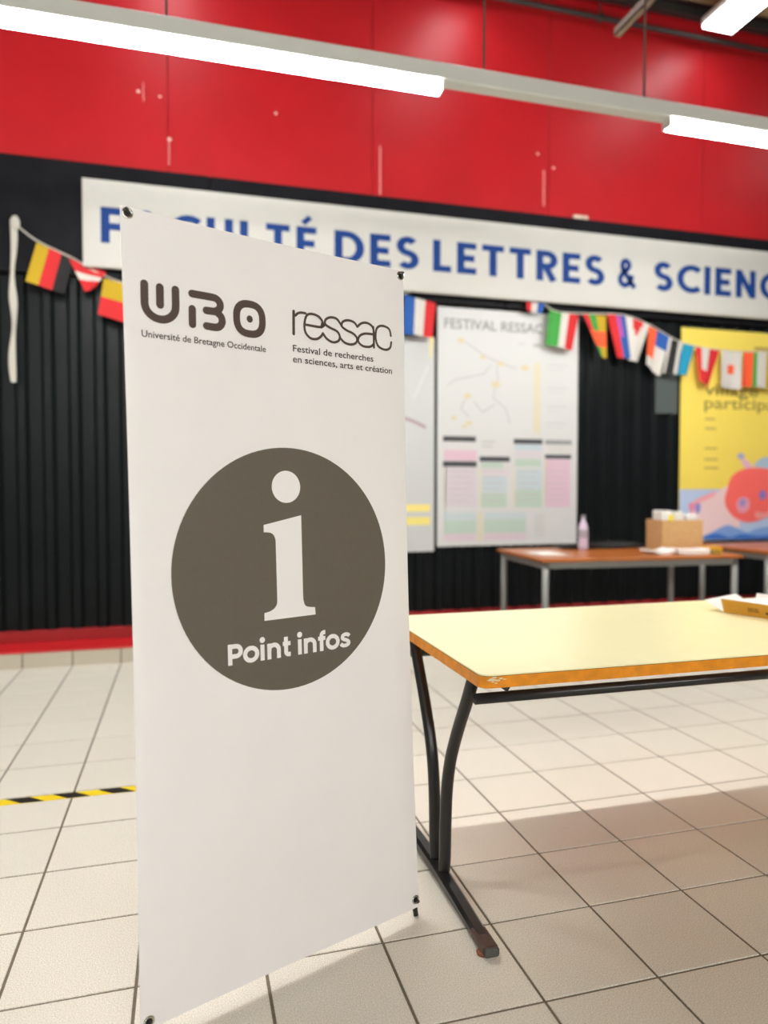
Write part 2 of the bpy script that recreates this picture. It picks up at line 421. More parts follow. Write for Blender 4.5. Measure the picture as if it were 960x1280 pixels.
# ------------------------------------------------------------------ posters on the cladding
def poster(name, label, x0, x1, z0, z1, m):
    e = empty(name, (x0, 5.577, z0)); tag(e, label, 'poster')
    vs, fs = [], []; N = 10; w, hh = x1-x0, z1-z0
    box_obj('sheet', (0, w, -.003, .003, 0, hh), m, e)
    return e, w, hh
def pr(F, name, m, parent, lay=0): return F.obj(name, lambda u, v: (u, -.0042-.0006*lay, v), m, parent)
ps, w, hh = poster('programme_poster', 'white programme poster with pastel timetable blocks on the black cladding', 2.012, 3.31, .738, 2.715, M_POST)
def pu(cx, cy): return ((cx-25)/665*w, (1200-cy)/1110*hh)
def prect(x0, y0, x1, y1, c, lay=0, name='printed_block'):
    a = pu(x0, y1); b = pu(x1, y0); pr(Flat().rect(a[0], a[1], b[0], b[1]), name, pm(c) if name == 'header_bar' else pastel(c), ps, lay)
for q in ((50, 685, 200, 710), (50, 802, 205, 828), (218, 778, 360, 802), (378, 692, 518, 716), (530, 765, 660, 785)): prect(*q, '3c3c40', name='header_bar')
prect(530, 694, 662, 716, '8a8a8a', name='header_bar')
for q in ((55, 750, 205, 798, 'f6b9d6'), (60, 832, 205, 1015, 'e6d5e0'), (225, 806, 330, 832, 'b9dcc2'), (225, 836, 360, 868, 'eedde6'), (230, 870, 345, 950, 'c6e0e8'),
          (225, 952, 345, 1020, 'b5dcbf'), (385, 718, 515, 745, 'c3deea'), (385, 748, 515, 785, 'e9dbe4'), (385, 788, 512, 824, 'b5dcbf'), (390, 836, 515, 934, 'c6e0e8'),
          (385, 936, 515, 1020, 'b5dcbf'), (535, 788, 655, 1020, 'f4bcd9'), (545, 720, 655, 758, 'e6e3dc'), (55, 1042, 205, 1079, 'c9e2e6'), (55, 1080, 205, 1141, 'b7dcc3'),
          (55, 1143, 205, 1175, 'f0cfe0'), (240, 1042, 440, 1074, 'c9e2e6'), (240, 1075, 440, 1141, 'b7dcc3'), (240, 1143, 440, 1175, 'f0cfe0'), (210, 1042, 232, 1180, 'efe6ae'),
          (472, 325, 505, 665, 'efe3b0'), (56, 835, 64, 1015, 'efe6ae'), (218, 835, 226, 1015, 'efe6ae'), (378, 835, 386, 1015, 'efe6ae'), (530, 790, 537, 1018, 'f0dca0'), (480, 1050, 530, 1165, 'dcdcda')): prect(*q)
for y in (330, 440, 530, 610):
    prect(535, y, 640, y+5, 'cccccc', name='text_line'); prect(535, y+22, 620, y+26, 'd2d2d2', name='text_line')
prect(228, 705, 290, 712, 'b5b5b5', name='text_line'); prect(228, 726, 280, 733, 'b5b5b5', name='text_line'); prect(470, 235, 505, 250, 'a9a9a9', name='text_line'); prect(395, 235, 430, 242, 'cacaca', name='text_line')
for y in range(845, 1010, 28):
    for a, b in ((80, 195), (235, 335), (395, 505), (545, 645)): prect(a, y, b - (y*7) % 30, y+4, 'c4b7c4', lay=1, name='text_line')
for (cx, cy, r) in ((130, 240, 17), (230, 312, 14), (315, 338, 17), (430, 352, 20), (292, 437, 22), (162, 495, 18), (98, 600, 14), (168, 622, 15), (147, 640, 12)):
    a = pu(cx, cy); pr(Flat().disc(a[0], a[1], r/665*w, r/1110*hh*.7, 14), 'map_marker', pastel('edd489'), ps, 1)
for L in ([(150, 245), (230, 300), (315, 338), (390, 358)], [(295, 350), (302, 420)], [(270, 345), (235, 390), (100, 425), (70, 450)], [(155, 505), (130, 555), (172, 598)], [(290, 450), (280, 500), (340, 550), (360, 620)], [(190, 520), (230, 570), (290, 530)]):
    pr(Flat().stroke([pu(*q) for q in L], .007), 'map_line', pastel('a0a2a6'), ps)
a = pu(55, 186); pr(text_flat('FESTIVAL RESSAC', a[0], a[1], 460/665*w, 46/1110*hh, .01), 'title_text', pm('7d7d7e'), ps)

pg, w, hh = poster('grey_poster', 'grey poster with yellow bars half hidden behind the white banner', 1.15, 1.985, .70, 2.46, M_POSTG)
for (a, b, c, d, col) in ((.55, .33, .80, .39, 'e6d77c'), (.55, .22, .80, .285, 'e3d678'), (.05, .33, .45, .39, 'e6d77c')): pr(Flat().rect(a, b, c, d), 'printed_block', pm(col), pg)
pr(Flat().stroke(catmull([(.45, 1.13), (.65, 1.07), (.76, 1.02)], 5), .028), 'printed_stroke', pm('a08a90'), pg)
pr(Flat().stroke([(.655, 1.25), (.78, 1.52)], .008), 'printed_line', pm('d5d5d5'), pg)

py_, w, hh = poster('yellow_poster', 'yellow poster with coral and blue illustration behind the far tables', 4.365, 5.70, .735, 2.685, M_POSTY)
def yu(px, py): return ((px-850.5)*.00873, (676-py)*.00730)
def ypoly(pts, col, lay=0, name='printed_shape', smooth=True):
    P = [yu(840+a/8, 560+b/8) for a, b in pts]
    P = [(min(max(u, .001), w-.001), min(max(v, .001), hh-.001)) for u, v in P]
    if smooth: P = [tuple(q) for q in catmull(P, 5, True)]
    pr(Flat().poly(P), name, pm(col), py_, lay)
ypoly([(85, 405), (1200, 405), (1200, 925), (85, 925)], 'b7cbe8', 0, smooth=False)
ypoly([(200, 560), (400, 470), (570, 370), (640, 420), (700, 780), (560, 860), (380, 905), (200, 905)], 'efd2d2', 1)
ypoly([(180, 570), (300, 480), (440, 430), (420, 480), (260, 560), (220, 640)], 'f2a7b2', 2)
ypoly([(560, 420), (610, 270), (760, 190), (1000, 195), (1150, 300), (1150, 600), (980, 700), (800, 750), (650, 700), (560, 600), (540, 510)], 'fb6e66', 2)
ypoly([(660, 560), (700, 490), (780, 500), (800, 580), (760, 640), (690, 640)], 'e9a3ba', 3)
ypoly([(690, 540), (720, 505), (760, 520), (750, 570), (710, 585)], 'a794cf', 4)
ypoly([(895, 460), (930, 415), (970, 440), (965, 500), (920, 510)], '8a76c4', 3)
ypoly([(860, 640), (960, 650), (1080, 620), (1000, 690), (880, 710)], 'f5a09a', 3)
ypoly([(310, 905), (400, 850), (560, 775), (660, 800), (780, 850), (900, 810), (1150, 800), (1150, 915), (700, 915)], '7fa3dc', 3)
ypoly([(320, 912), (380, 870), (480, 860), (600, 900), (720, 870), (900, 890), (1150, 880), (1150, 920), (600, 922)], '3a6fc4', 4)
ypoly([(660, 65), (700, 30), (740, 65), (700, 100)], 'a9a9cf', 1)
ypoly([(700, 100), (740, 90), (830, 170), (780, 190), (740, 180)], 'e5b9cc', 1)
ypoly([(850, 170), (900, 90), (1000, 70), (1100, 130), (1050, 210)], 'a9c3d6', 1)
ypoly([(240, 590), (265, 540), (295, 570), (285, 640), (255, 645)], '8d8bd0', 3)
ypoly([(175, 560), (220, 545), (235, 600), (200, 640)], 'e98fae', 3)
a = yu(880, 508); pr(text_flat('participatif', a[0], a[1], 1.0, .105, .012), 'title_text', pm('9a8742'), py_)
a = yu(880, 491); pr(text_flat('village', a[0], a[1], .60, .105, .012), 'title_text', pm('8b7a3e'), py_)
for y, n in ((523, 1), (535, 2), (560, 3), (574, 4), (585, 5)):
    a = yu(881, y); pr(Flat().rect(a[0], a[1], a[0]+.10+.012*n, a[1]+.020), 'text_line', pm('c2a95a'), py_)
a = yu(943, 432); pr(Flat().rect(a[0], a[1], a[0]+.4, a[1]+.035), 'header_bar', pm('b59a55'), py_)

gs_ = empty('reflection_patch', (4.10, 5.577, 1.90)); tag(gs_, 'small dark grey patch standing in for a reflection on the cladding left of yellow poster', 'sheet')
box_obj('sheet', (0, .235, -.002, .003, 0, .38), mat('grey_reflection_tone', '4d5553', rough=.5), gs_, bev=.001)  # flat grey patch added on the cladding in place of a reflection

# ------------------------------------------------------------------ bunting of small flags
bt = empty('flag_bunting', (0, 5.49, 2.6)); tag(bt, 'string of small multicoloured country flags hanging below the long sign', 'bunting')
BZ = 2.6
def flag(tl, tr, br, bl, cols, mode='v', amp=.010, pat=None):
    """cloth flag between four corners (x, z); mode v = upright stripes, h = level stripes"""
    nx, nz = 12, 8; vs = []; fs = []; mi = []; ms = []
    for j in range(nz+1):
        for i in range(nx+1):
            s, t = i/nx, j/nz
            x = (tl[0]*(1-s)+tr[0]*s)*(1-t) + (bl[0]*(1-s)+br[0]*s)*t
            z = (tl[1]*(1-s)+tr[1]*s)*(1-t) + (bl[1]*(1-s)+br[1]*s)*t
            y = amp*math.sin(s*5.5+tl[0]*9)*(.25+t) - .002
            vs.append((x, y, z-BZ))
    for j in range(nz):
        for i in range(nx):
            k = j*(nx+1)+i; fs.append((k, k+nx+1, k+nx+2, k+1))
            s, t = (i+.5)/nx, (j+.5)/nz
            c = pat(s, t) if pat else cols[min(len(cols)-1, int((s if mode == 'v' else t)*len(cols)))]
            if c not in ms: ms.append(c)
            mi.append(ms.index(c))
    return mesh_obj('flag', vs, fs, [mat('cloth_'+c, c, rough=.8) for c in ms], bt, smooth=True, mi=mi)
K, RD, YL, GN, WH, BL, OR, TL = '141414', 'c52024', 'b4940e', '38913a', 'c8c3bb', '1a4f98', 'e8552b', '0b86a8'
flag((-.978, 2.933), (-.74, 2.835), (-.805, 2.59), (-1.053, 2.657), [YL, RD, K])
flag((-.773, 2.84), (-.526, 2.76), (-.60, 2.65), (-.67, 2.615), [RD, WH, RD], 'h')
flag((-.543, 2.72), (-.27, 2.66), (-.31, 2.38), (-.589, 2.467), [YL, YL, RD, RD], 'h')
zq = [(-.15, 2.60, 'v', [GN, WH, RD]), (.17, 2.55, 'h', [RD, WH, RD]), (.49, 2.54, 'v', [BL, YL, RD]), (.81, 2.56, 'h', [WH, BL, RD]), (1.13, 2.61, 'h', [BL, YL]), (1.43, 2.68, 'v', [GN, WH, OR])]
for x, z, md, cs in zq: flag((x, z), (x+.25, z+.015), (x+.245, z-.25), (x-.005, z-.265), cs, md)
flag((1.70, 2.765), (1.967, 2.715), (1.94, 2.439), (1.69, 2.452), [BL, WH, RD])
flag((2.06, 2.93), (2.31, 2.965), (2.305, 2.80), (2.06, 2.80), [GN, YL, RD], 'h'); flag((2.4, 2.96), (2.66, 2.95), (2.65, 2.80), (2.41, 2.80), [WH, RD], 'h')
flag((2.75, 2.93), (2.96, 2.86), (2.91, 2.69), (2.775, 2.708), [RD, WH, BL])
flag((2.985, 2.735), (3.262, 2.70), (3.205, 2.40), (2.955, 2.437), [GN, GN, WH, RD, RD], pat=lambda s, t: GN if s < .38 else (WH if s < .66 else RD))
flag((3.298, 2.72), (3.525, 2.715), (3.535, 2.349), (3.48, 2.36), None, pat=lambda s, t: (RD if s < .28 else (GN if s < .62 else YL)) if t < .38 else (OR if t < .72 else (GN if s < .5 else YL)))
flag((3.535, 2.735), (3.72, 2.72), (3.775, 2.355), (3.645, 2.365), None, pat=lambda s, t: (RD if s < .52 else ('9a4a9a' if t < .5 and s < .75 else BL)))
flag((3.71, 2.735), (3.967, 2.66), (3.85, 2.33), (3.765, 2.346), None, pat=lambda s, t: RD if (t < .33 and .35 < s < .72 and abs(s-.53) < .3-.7*t) else WH)
flag((3.955, 2.65), (4.17, 2.575), (4.075, 2.215), (3.93, 2.315), None, pat=lambda s, t: (BL if (s > .42 and t < .35 and s > t) else (OR if s < .38 and t > .0 and t < .75 else WH)))
flag((4.167, 2.57), (4.301, 2.53), (4.245, 2.24), (4.105, 2.249), [WH, K, K, WH])
flag((4.315, 2.52), (4.437, 2.505), (4.36, 2.232), (4.268, 2.242), [TL, TL, TL])
flag((4.445, 2.50), (4.706, 2.478), (4.59, 2.128), (4.50, 2.20), None, pat=lambda s, t: (RD if (s < .28 or s > .62 or t > .62) else WH) if s > .08 or t < .3 else OR)
flag((4.731, 2.485), (4.951, 2.482), (4.94, 2.131), (4.72, 2.145), None, pat=lambda s, t: OR if (s-.5)**2+(t-.5)**2*1.4 < .035 else WH)
flag((4.975, 2.482), (5.235, 2.49), (5.225, 2.155), (4.965, 2.165), [OR, OR, GN, WH], pat=lambda s, t: OR if s < .38 else (GN if s < .60 else WH))
flag((5.235, 2.492), (5.49, 2.50), (5.48, 2.16), (5.225, 2.165), [YL, WH, BL])
cord = [(-1.117, 0, 3.05), (-.978, 0, 2.945), (-.74, 0, 2.84), (-.54, 0, 2.735), (-.27, 0, 2.665), (.1, 0, 2.58), (.6, 0, 2.552), (1.1, 0, 2.61), (1.45, 0, 2.69), (1.70, 0, 2.77), (1.97, 0, 2.88), (2.4, 0, 2.97), (2.75, 0, 2.935), (3.0, 0, 2.735), (3.3, 0, 2.72), (3.7, 0, 2.735), (4.0, 0, 2.65), (4.3, 0, 2.53), (4.7, 0, 2.482), (5.2, 0, 2.49), (5.6, 0, 2.53), (6.3, 0, 2.70)]
tube_obj('cord', [(x, y, z-BZ) for x, y, z in catmull(cord, 4)], .006, mat('white_cord', 'bdb7ae', rough=.8), bt, 6)
bm = bmesh.new(); N = 26; rows = []
for k in range(N+1):
    z = 3.07 - k/N*1.113; tw = .5*math.sin(k*.48)+.25; wd = .021 + .007*math.sin(k*.62)
    x = -1.122 - .018*k/N + .006*math.sin(k*.5); dx, dy = wd*math.cos(tw)*.9, .02*math.sin(tw)
    rows.append((bm.verts.new((x-dx, -.012-dy, z-BZ)), bm.verts.new((x+dx, -.012+dy, z-BZ))))
for a, b in zip(rows, rows[1:]): bm.faces.new((a[0], a[1], b[1], b[0]))
rb_o = bm_obj('hanging_ribbon', bm, mat('white_ribbon', 'b9b6aa', rough=.8), bt, smooth=True)
bm = bmesh.new(); bmesh.ops.create_uvsphere(bm, u_segments=10, v_segments=8, radius=.038, matrix=Matrix.Translation((-1.11, -.012, 3.05-BZ)) @ Matrix.Diagonal((.8, .6, 1.35, 1)))
bm_obj('knot', bm, MATS['white_ribbon'], bt, smooth=True)
# yellow streamer tail below the blue white red flag
mesh_obj('streamer', [(1.915, -.004, 2.44-BZ), (1.945, -.004, 2.44-BZ), (1.925, -.004, 2.27-BZ), (1.912, -.004, 2.27-BZ)], [(0, 1, 2, 3)], mat('cloth_paleyellow', 'dbc98a', rough=.8), bt)

# ------------------------------------------------------------------ hazard tape on the floor
tp = empty('hazard_tape', (-1.6, 3.035, .0)); tag(tp, 'yellow and black striped hazard tape stuck across the tile floor', 'tape')
box_obj('tape_strip', (0, 2.05, -.0275, .0275, .0004, .0012), M_HY, tp)
x = .135
while x < 1.95:
    mesh_obj('black_stripe', [(x, -.0272, .0016), (x+.085, -.0272, .0016), (x+.020, .0272, .0016), (x-.065, .0272, .0016)], [(0, 1, 2, 3)], M_HB, tp); x += .168

# ------------------------------------------------------------------ yellow table
TX0, TX1, TY0, TY1, TT = .738, 2.62, 1.705, 2.60, .737
yt = empty('yellow_table', (TX0, TY0, 0)); tag(yt, 'yellow topped table with orange edge and black bow legs beside banner', 'table')
def rrect(x0, x1, y0, y1, r, n=6):
    P = []
    for cx, cy, a in ((x1-r, y1-r, 0), (x0+r, y1-r, 90), (x0+r, y0+r, 180), (x1-r, y0+r, 270)): P += arc(cx, cy, r, r, a, a+90, n)
    return P
def slab(name, P, z0, z1, m, parent):
    bm = bmesh.new(); a = [bm.verts.new((x, y, z0)) for x, y in P]; b = [bm.verts.new((x, y, z1)) for x, y in P]; n = len(P)
    bm.faces.new(a[::-1]); bm.faces.new(b)
    for k in range(n): bm.faces.new((a[k], a[(k+1) % n], b[(k+1) % n], b[k]))
    return bm_obj(name, bm, m, parent)
LX, LY = TX1-TX0, TY1-TY0
slab('tabletop', rrect(.0015, LX-.0015, .0015, LY-.0015, .030), TT-.004, TT, M_TOP, yt)
slab('edge_seam', rrect(.0008, LX-.0008, .0008, LY-.0008, .030), TT-.0052, TT-.004, M_SEAM, yt)
slab('edge_band', rrect(0, LX, 0, LY, .031), TT-.036, TT-.005, M_EDGE, yt)
for (a, b, c) in ((.030, .040, .014), (.038, .052, .008), (.047, .034, .009), (.056, .044, .007), (.033, .028, .006), (.066, .038, .005), (.042, .020, .005)):
    F = Flat().poly([(a+c*.9*math.cos(t)*(1+.3*math.sin(3*t+a*99)), TT-.032+b*.48+c*.28*math.sin(t)) for t in [2*PI*k/9 for k in range(9)]])
    F.obj('scuff_mark', lambda u, v: (u, -.0006, v), M_EDGEW, yt)
def end_frame(fx, side):
    """one end: foot with cap and glide, two bow legs"""
    ft = bmesh.new()
    Y = [-.03, .06, .20, .36, .52, .66, .78, .86]; zt = [.030, .036, .044, .050, .050, .044, .036, .030]
    prof_v = []
    for y, z in zip(Y, zt):
        prof_v.append([ft.verts.new((fx+dx, y, zz)) for dx, zz in ((-.014, .010), (.014, .010), (.021, .018), (.021, z-.009), (.012, z), (-.012, z), (-.021, z-.009), (-.021, .018))])
    for A, B in zip(prof_v, prof_v[1:]):
        for k in range(8): ft.faces.new((A[k], A[(k+1) % 8], B[(k+1) % 8], B[k]))
    ft.faces.new(prof_v[0][::-1]); ft.faces.new(prof_v[-1])
    f = bm_obj('foot', ft, M_TUBE, yt)
    bm = bmesh.new(); box(bm, fx-.0215, fx+.0215, -.032, .06, .0085, .0335, bev=.006, seg=2); bm_obj('foot_tip', bm, M_RUST, f)
    bm = bmesh.new(); box(bm, fx-.0205, fx+.0205, -.040, -.031, .008, .033, bev=.006, seg=2); bm_obj('end_cap', bm, M_CAPG, f)
    for y in (-.005, .835):
        bm = bmesh.new(); lathe(bm, [(0, 0), (.016, 0), (.017, .005), (.014, .010), (0, .0105)], (fx - side*.012, y, 0), 16); bm_obj('glide', bm, M_COPPER, f, smooth=True)
    front = [(.330, .046), (.322, .10), (.318, .20), (.306, .315), (.275, .415), (.215, .525), (.150, .625), (.105, .700), (.10, .708)]
    for nm, pts in (('front', front), ('rear', [(.735-y, z) for y, z in front])):
        P = catmull([(fx+.004, y, z) for y, z in pts], 5)
        tube_obj('leg', P, .0165, M_TUBE, yt, 14, 1.15)
    bm = bmesh.new(); s = side
    v = [bm.verts.new(q) for q in ((fx+s*.030, .020, .706), (fx+s*.082, .020, .706), (fx+s*.066, .020, .682), (fx+s*.030, .085, .706), (fx+s*.082, .085, .706), (fx+s*.066, .085, .682))]
    for q in ((0, 1, 2), (5, 4, 3), (0, 3, 4, 1), (1, 4, 5, 2), (2, 5, 3, 0)): bm.faces.new([v[k] for k in q])
    bm_obj('bracket', bm, M_TUBE, yt)
end_frame(.018, 1); end_frame(LX-.018, -1)
for y in (.090, .660): tube_obj('rail', [(.02, y, .648), (LX-.02, y, .648)], .015, M_TUBE, yt, 14, 1.1)

# open parcel tray on the yellow table
pc = empty('parcel_tray', (2.027, 2.318, TT), (0, 0, math.radians(20.6))); tag(pc, 'open kraft cardboard tray with white lining on the yellow table', 'parcel')
LW, LD, HH, FL = .24, .36, .052, .035
mesh_obj('tray_floor', [(0, 0, .001), (LW, 0, .001), (LW, -LD, .001), (0, -LD, .001), (0, 0, .004), (LW, 0, .004), (LW, -LD, .004), (0, -LD, .004)],
         [(3, 2, 1, 0), (4, 5, 6, 7), (0, 1, 5, 4), (1, 2, 6, 5), (2, 3, 7, 6), (3, 0, 4, 7)], M_KRAFT, pc)
def flap(p0, p1, out, h0, h1, name='side_wall'):
    p0, p1, out = Vector(p0), Vector(p1), Vector(out); th = -out.normalized()*.003
    a = [p0, p1, p1+out+Vector((0, 0, h1)), p0+out+Vector((0, 0, h0))]; b = [q+th for q in a]
    return mesh_obj(name, a+b, [(0, 1, 2, 3), (7, 6, 5, 4), (0, 4, 5, 1), (1, 5, 6, 2), (2, 6, 7, 3), (3, 7, 4, 0)], [M_KRAFT, M_PAPER], pc, mi=[0, 1, 1, 1, 1, 1])
sw_ = flap((0, -LD, .002), (0, 0, .002), (-.024, 0, 0), .052, .056)
bw_ = flap((0, 0, .002), (LW, 0, .002), (-.012, .075, 0), .040, .044)
flap((LW, 0, .002), (LW, -LD, .002), (.02, 0, 0), HH, HH); flap((LW, -LD, .002), (0, -LD, .002), (0, -.03, 0), HH, HH)
bm = bmesh.new(); box(bm, .02, LW-.02, -LD+.03, -.02, .005, .044, bev=.004); bm_obj('white_stack', bm, M_PAPER, pc)
def sidef(u, v): return (-.024*v/.054 - .0012, -u, .002+v)
F = Flat()
for k, wd in enumerate((2, 1, 3, 1, 2, 2, 1, 3, 1, 2)): F.rect(.10+k*.0042, .016, .10+k*.0042+wd*.0010, .034)
F.obj('barcode_print', sidef, mat('print_brown', '6d4a16', rough=.8), sw_)
Flat().rect(.165, .014, .19, .024).rect(.20, .014, .215, .030).obj('label_print', sidef, MATS['print_brown'], sw_)

# ------------------------------------------------------------------ brown tables by the wall
def brown_table(label, loc, rz, L, D):
    t = empty('brown_table', loc, (0, 0, rz)); tag(t, label, 'table', 'brown tables by the wall')
    bm = bmesh.new(); box(bm, 0, L, 0, D, .716, .74, bev=.003); bm_obj('tabletop', bm, M_BROWN, t)
    for nm, b in (('apron', (.05, L-.05, .03, .055, .668, .715)), ('apron', (.05, L-.05, D-.055, D-.03, .668, .715)), ('apron', (.03, .055, .05, D-.05, .668, .715)), ('apron', (L-.055, L-.03, .05, D-.05, .668, .715))):
        box_obj(nm, b, M_GREYM, t, bev=.003)
    for x, y in ((.042, .042), (L-.042, .042), (.042, D-.042), (L-.042, D-.042)):
        lg = tube_obj('leg', [(x, y, .0), (x, y, .715)], .0235, M_GREYM, t, 12)
        bm = bmesh.new(); lathe(bm, [(0, 0), (.027, 0), (.027, .02), (.024, .024)], (x, y, 0), 12); bm_obj('foot_cap', bm, M_ROD, lg, smooth=True)
    return t
AZ = math.radians(-3.8)
brown_table('brown wooden table with grey legs carrying the cardboard box and bottle', (2.34, 4.376, 0), AZ, 1.565, .86)
brown_table('bare brown wooden table in front of the yellow poster, cut off at right', (4.30, 4.46, 0), math.radians(2), 1.5, .78)
def on_t(u, v):
    return (2.34 + u*math.cos(AZ) - v*math.sin(AZ), 4.376 + u*math.sin(AZ) + v*math.cos(AZ))
Z7 = .7402
# bottle
x, y = on_t(.62, .62)
bo = empty('water_bottle', (x, y, Z7)); tag(bo, 'pale lilac plastic bottle standing on the brown table', 'bottle')
bm = bmesh.new(); lathe(bm, [(0, 0), (.034, 0), (.039, .008), (.039, .06), (.036, .075), (.039, .09), (.039, .165), (.030, .205), (.016, .228), (.015, .245), (0, .246)], n=20); bm_obj('body', bm, mat('lilac_plastic', 'cdbdd0', rough=.25), bo, smooth=True)
bm = bmesh.new(); lathe(bm, [(0, .246), (.018, .246), (.018, .272), (0, .273)], n=16); bm_obj('cap', bm, mat('grey_cap', '8c8a90', rough=.5), bo)
bm = bmesh.new(); lathe(bm, [(.0395, .095), (.0397, .10), (.0397, .155), (.0395, .16)], n=20); bm_obj('label_band', bm, mat('grey_label', '9f9aa4', rough=.6), bo, smooth=True)
# cardboard box, open, with things sticking out
x, y = on_t(1.30, .45)
cb = empty('cardboard_box', (x, y, Z7), (0, 0, math.radians(-8))); tag(cb, 'open brown cardboard box on the far table below the yellow poster', 'box')
BW, BD, BH, th = .33, .25, .24, .005
for nm, b in (('base', (-BW/2, BW/2, -BD/2, BD/2, 0, .005)), ('side', (-BW/2, BW/2, -BD/2, -BD/2+th, .005, BH)), ('side', (-BW/2, BW/2, BD/2-th, BD/2, .005, BH)),
              ('side', (-BW/2, -BW/2+th, -BD/2+th, BD/2-th, .005, BH)), ('side', (BW/2-th, BW/2, -BD/2+th, BD/2-th, .005, BH))): box_obj(nm, b, M_CARD, cb)
for dx, nm_c, z1, lab in ((-.10, 'efece6', .315, 'white paper bundle sticking up at left of the cardboard box'), (.0, 'eae6da', .305, 'white paper bundle in the middle of the cardboard box'), (.105, 'e9e6e2', .285, 'white paper bundle at right inside the cardboard box')):
    bm = bmesh.new(); box(bm, -.04, .04, -.075, .075, 0, z1-.012, bev=.006)
    m4 = Matrix.Translation((x, y, Z7)) @ Matrix.Rotation(math.radians(-8), 4, 'Z')
    o = bm_obj('paper_bundle', bm, mat('bundle_'+nm_c, nm_c, rough=.8), None); o.location = m4 @ Vector((dx, 0, .006)); o.rotation_euler = (0, 0, math.radians(-8)); tag(o, lab, 'paper', 'paper bundles in the box')
bm = bmesh.new(); box(bm, -.018, .018, -.004, .004, 0, .05, bev=.002)
o = bm_obj('yellow_note', bm, mat('note_yellow', 'ecd83a', rough=.7), None); o.location = m4 @ Vector((-.10, -.131, .232)); o.rotation_euler = (0, 0, math.radians(-8)); tag(o, 'small yellow note on the rim of the cardboard box', 'note')
# loose papers in front of the box
def sheets(u, v, rz, L, D, hgt, m, label, name='paper_stack', cat='paper', curl=.02):
    xx, yy = on_t(u, v); vs, fs = [], []; nx = 8
    for i in range(nx+1):
        s = i/nx; z = curl*(2*s-1)**2
        vs += [(L*(s-.5), -D/2, z), (L*(s-.5), D/2, z), (L*(s-.5), D/2, z+hgt), (L*(s-.5), -D/2, z+hgt)]
    for i in range(nx):
        a = 4*i
        for k in range(4): fs.append((a+k, a+(k+1) % 4, a+4+(k+1) % 4, a+4+k))
    fs += [(3, 2, 1, 0), (4*nx, 4*nx+1, 4*nx+2, 4*nx+3)]
    o = mesh_obj(name, vs, fs, m); o.location = (xx, yy, Z7); o.rotation_euler = (0, 0, AZ+rz)
    return tag(o, label, cat)
sheets(1.00, .20, .15, .20, .15, .020, M_PAPER, 'white paper stack at left in front of the cardboard box')
sheets(1.25, .17, -.12, .24, .12, .032, M_PAPER, 'thick white paper pile in front of the cardboard box', curl=.008)
sheets(1.475, .24, .25, .13, .09, .045, mat('packet_amber', 'e8ad2c', rough=.5), 'amber yellow packet lying beside the white paper pile', 'yellow_packet', 'packet', 0)
sheets(1.405, .10, .1, .05, .05, .030, mat('packet_olive', '9a8a35', rough=.5), 'small olive packet between paper pile and amber packet', 'olive_packet', 'packet', 0)
sheets(.20, .40, .1, .21, .297, .001, M_PAPER, 'single white sheet lying at the left end of the brown table', 'paper_sheet', curl=.001)
# flat black bag along the rear edge
x, y = on_t(.85, .74)
bg = empty('black_bag', (x, y, Z7), (0, 0, AZ)); tag(bg, 'low black cloth bag lying along the rear of the brown table', 'bag')
bm = bmesh.new(); bmesh.ops.create_uvsphere(bm, u_segments=24, v_segments=12, radius=1, matrix=Matrix.Diagonal((.40, .085, .03, 1)))
for v in bm.verts:
    v.co.z = max(v.co.z, -.018)+.018; v.co.z += .004*math.sin(v.co.x*31)*(v.co.z > .01)
bm_obj('body', bm, mat('black_cloth', (.014, .014, .016), rough=.8), bg, smooth=True)
tube_obj('strap', catmull([(-.30, -.04, .036), (-.15, -.09, .045), (.02, -.05, .052), (.2, -.02, .046)], 5), .008, MATS['black_cloth'], bg, 8)

# ------------------------------------------------------------------ the banner stand
bn = empty('information_banner', (-.105, 1.611, .03), (-.041, 0, .368)); tag(bn, 'tall white banner stand with dark information disc in the foreground', 'banner')
BW_, BH_ = .793, 1.815
def bend(u, v):
    r = max(0, (u-.71)/.083); l = max(0, (.04-u)/.04)
    t = (v/BH_)
    return .010*r*r*(.4+.6*math.sin(PI*t)) + .004*l*l*math.sin(PI*t)
def edge_in(u, v):
    """edges pulled slightly inward between the corners, corners rounded"""
    t = v/BH_; s = u/BW_
    du = .006*math.sin(PI*t)*(1-2*s)*(2*abs(s-.5))**6
    dv = -.004*math.sin(PI*s)*(2*abs(t-.5))**6*(1 if t > .5 else -1)
    return u+du, v+dv
def bmap(lay):
    def f(u, v): return (u, bend(u, v) - .0005 - .0004*lay, v)
    return f
US = [0, .01, .02, .03, .04] + [.04+.67*k/8 for k in range(1, 9)] + [.73, .75, .77, .78, BW_]
VS = [0, .008, .02] + [.02+1.775*k/20 for k in range(1, 21)] + [1.807, BH_]
vs, fs = [], []
for v in VS:
    for u in US:
        a, b = edge_in(u, v)
        if v == BH_ and u == BW_: a -= .007; b -= .005
        vs.append((a, bend(u, v), b))
n = len(US); m_ = len(vs)
for j in range(len(VS)-1):
    for i in range(n-1): fs.append((j*n+i, j*n+i+1, (j+1)*n+i+1, (j+1)*n+i))
vs += [(x, y+.0008, z) for x, y, z in vs]
fs += [tuple(k+m_ for k in f[::-1]) for f in fs]
rim = [i for i in range(n)] + [j*n+n-1 for j in range(1, len(VS))] + [(len(VS)-1)*n+i for i in range(n-2, -1, -1)] + [j*n for j in range(len(VS)-2, 0, -1)]
for k in range(len(rim)):
    a, b = rim[k], rim[(k+1) % len(rim)]; fs.append((b, a, a+m_, b+m_))
sheet = mesh_obj('banner_sheet', vs, fs, M_BANNER, bn, smooth=False)
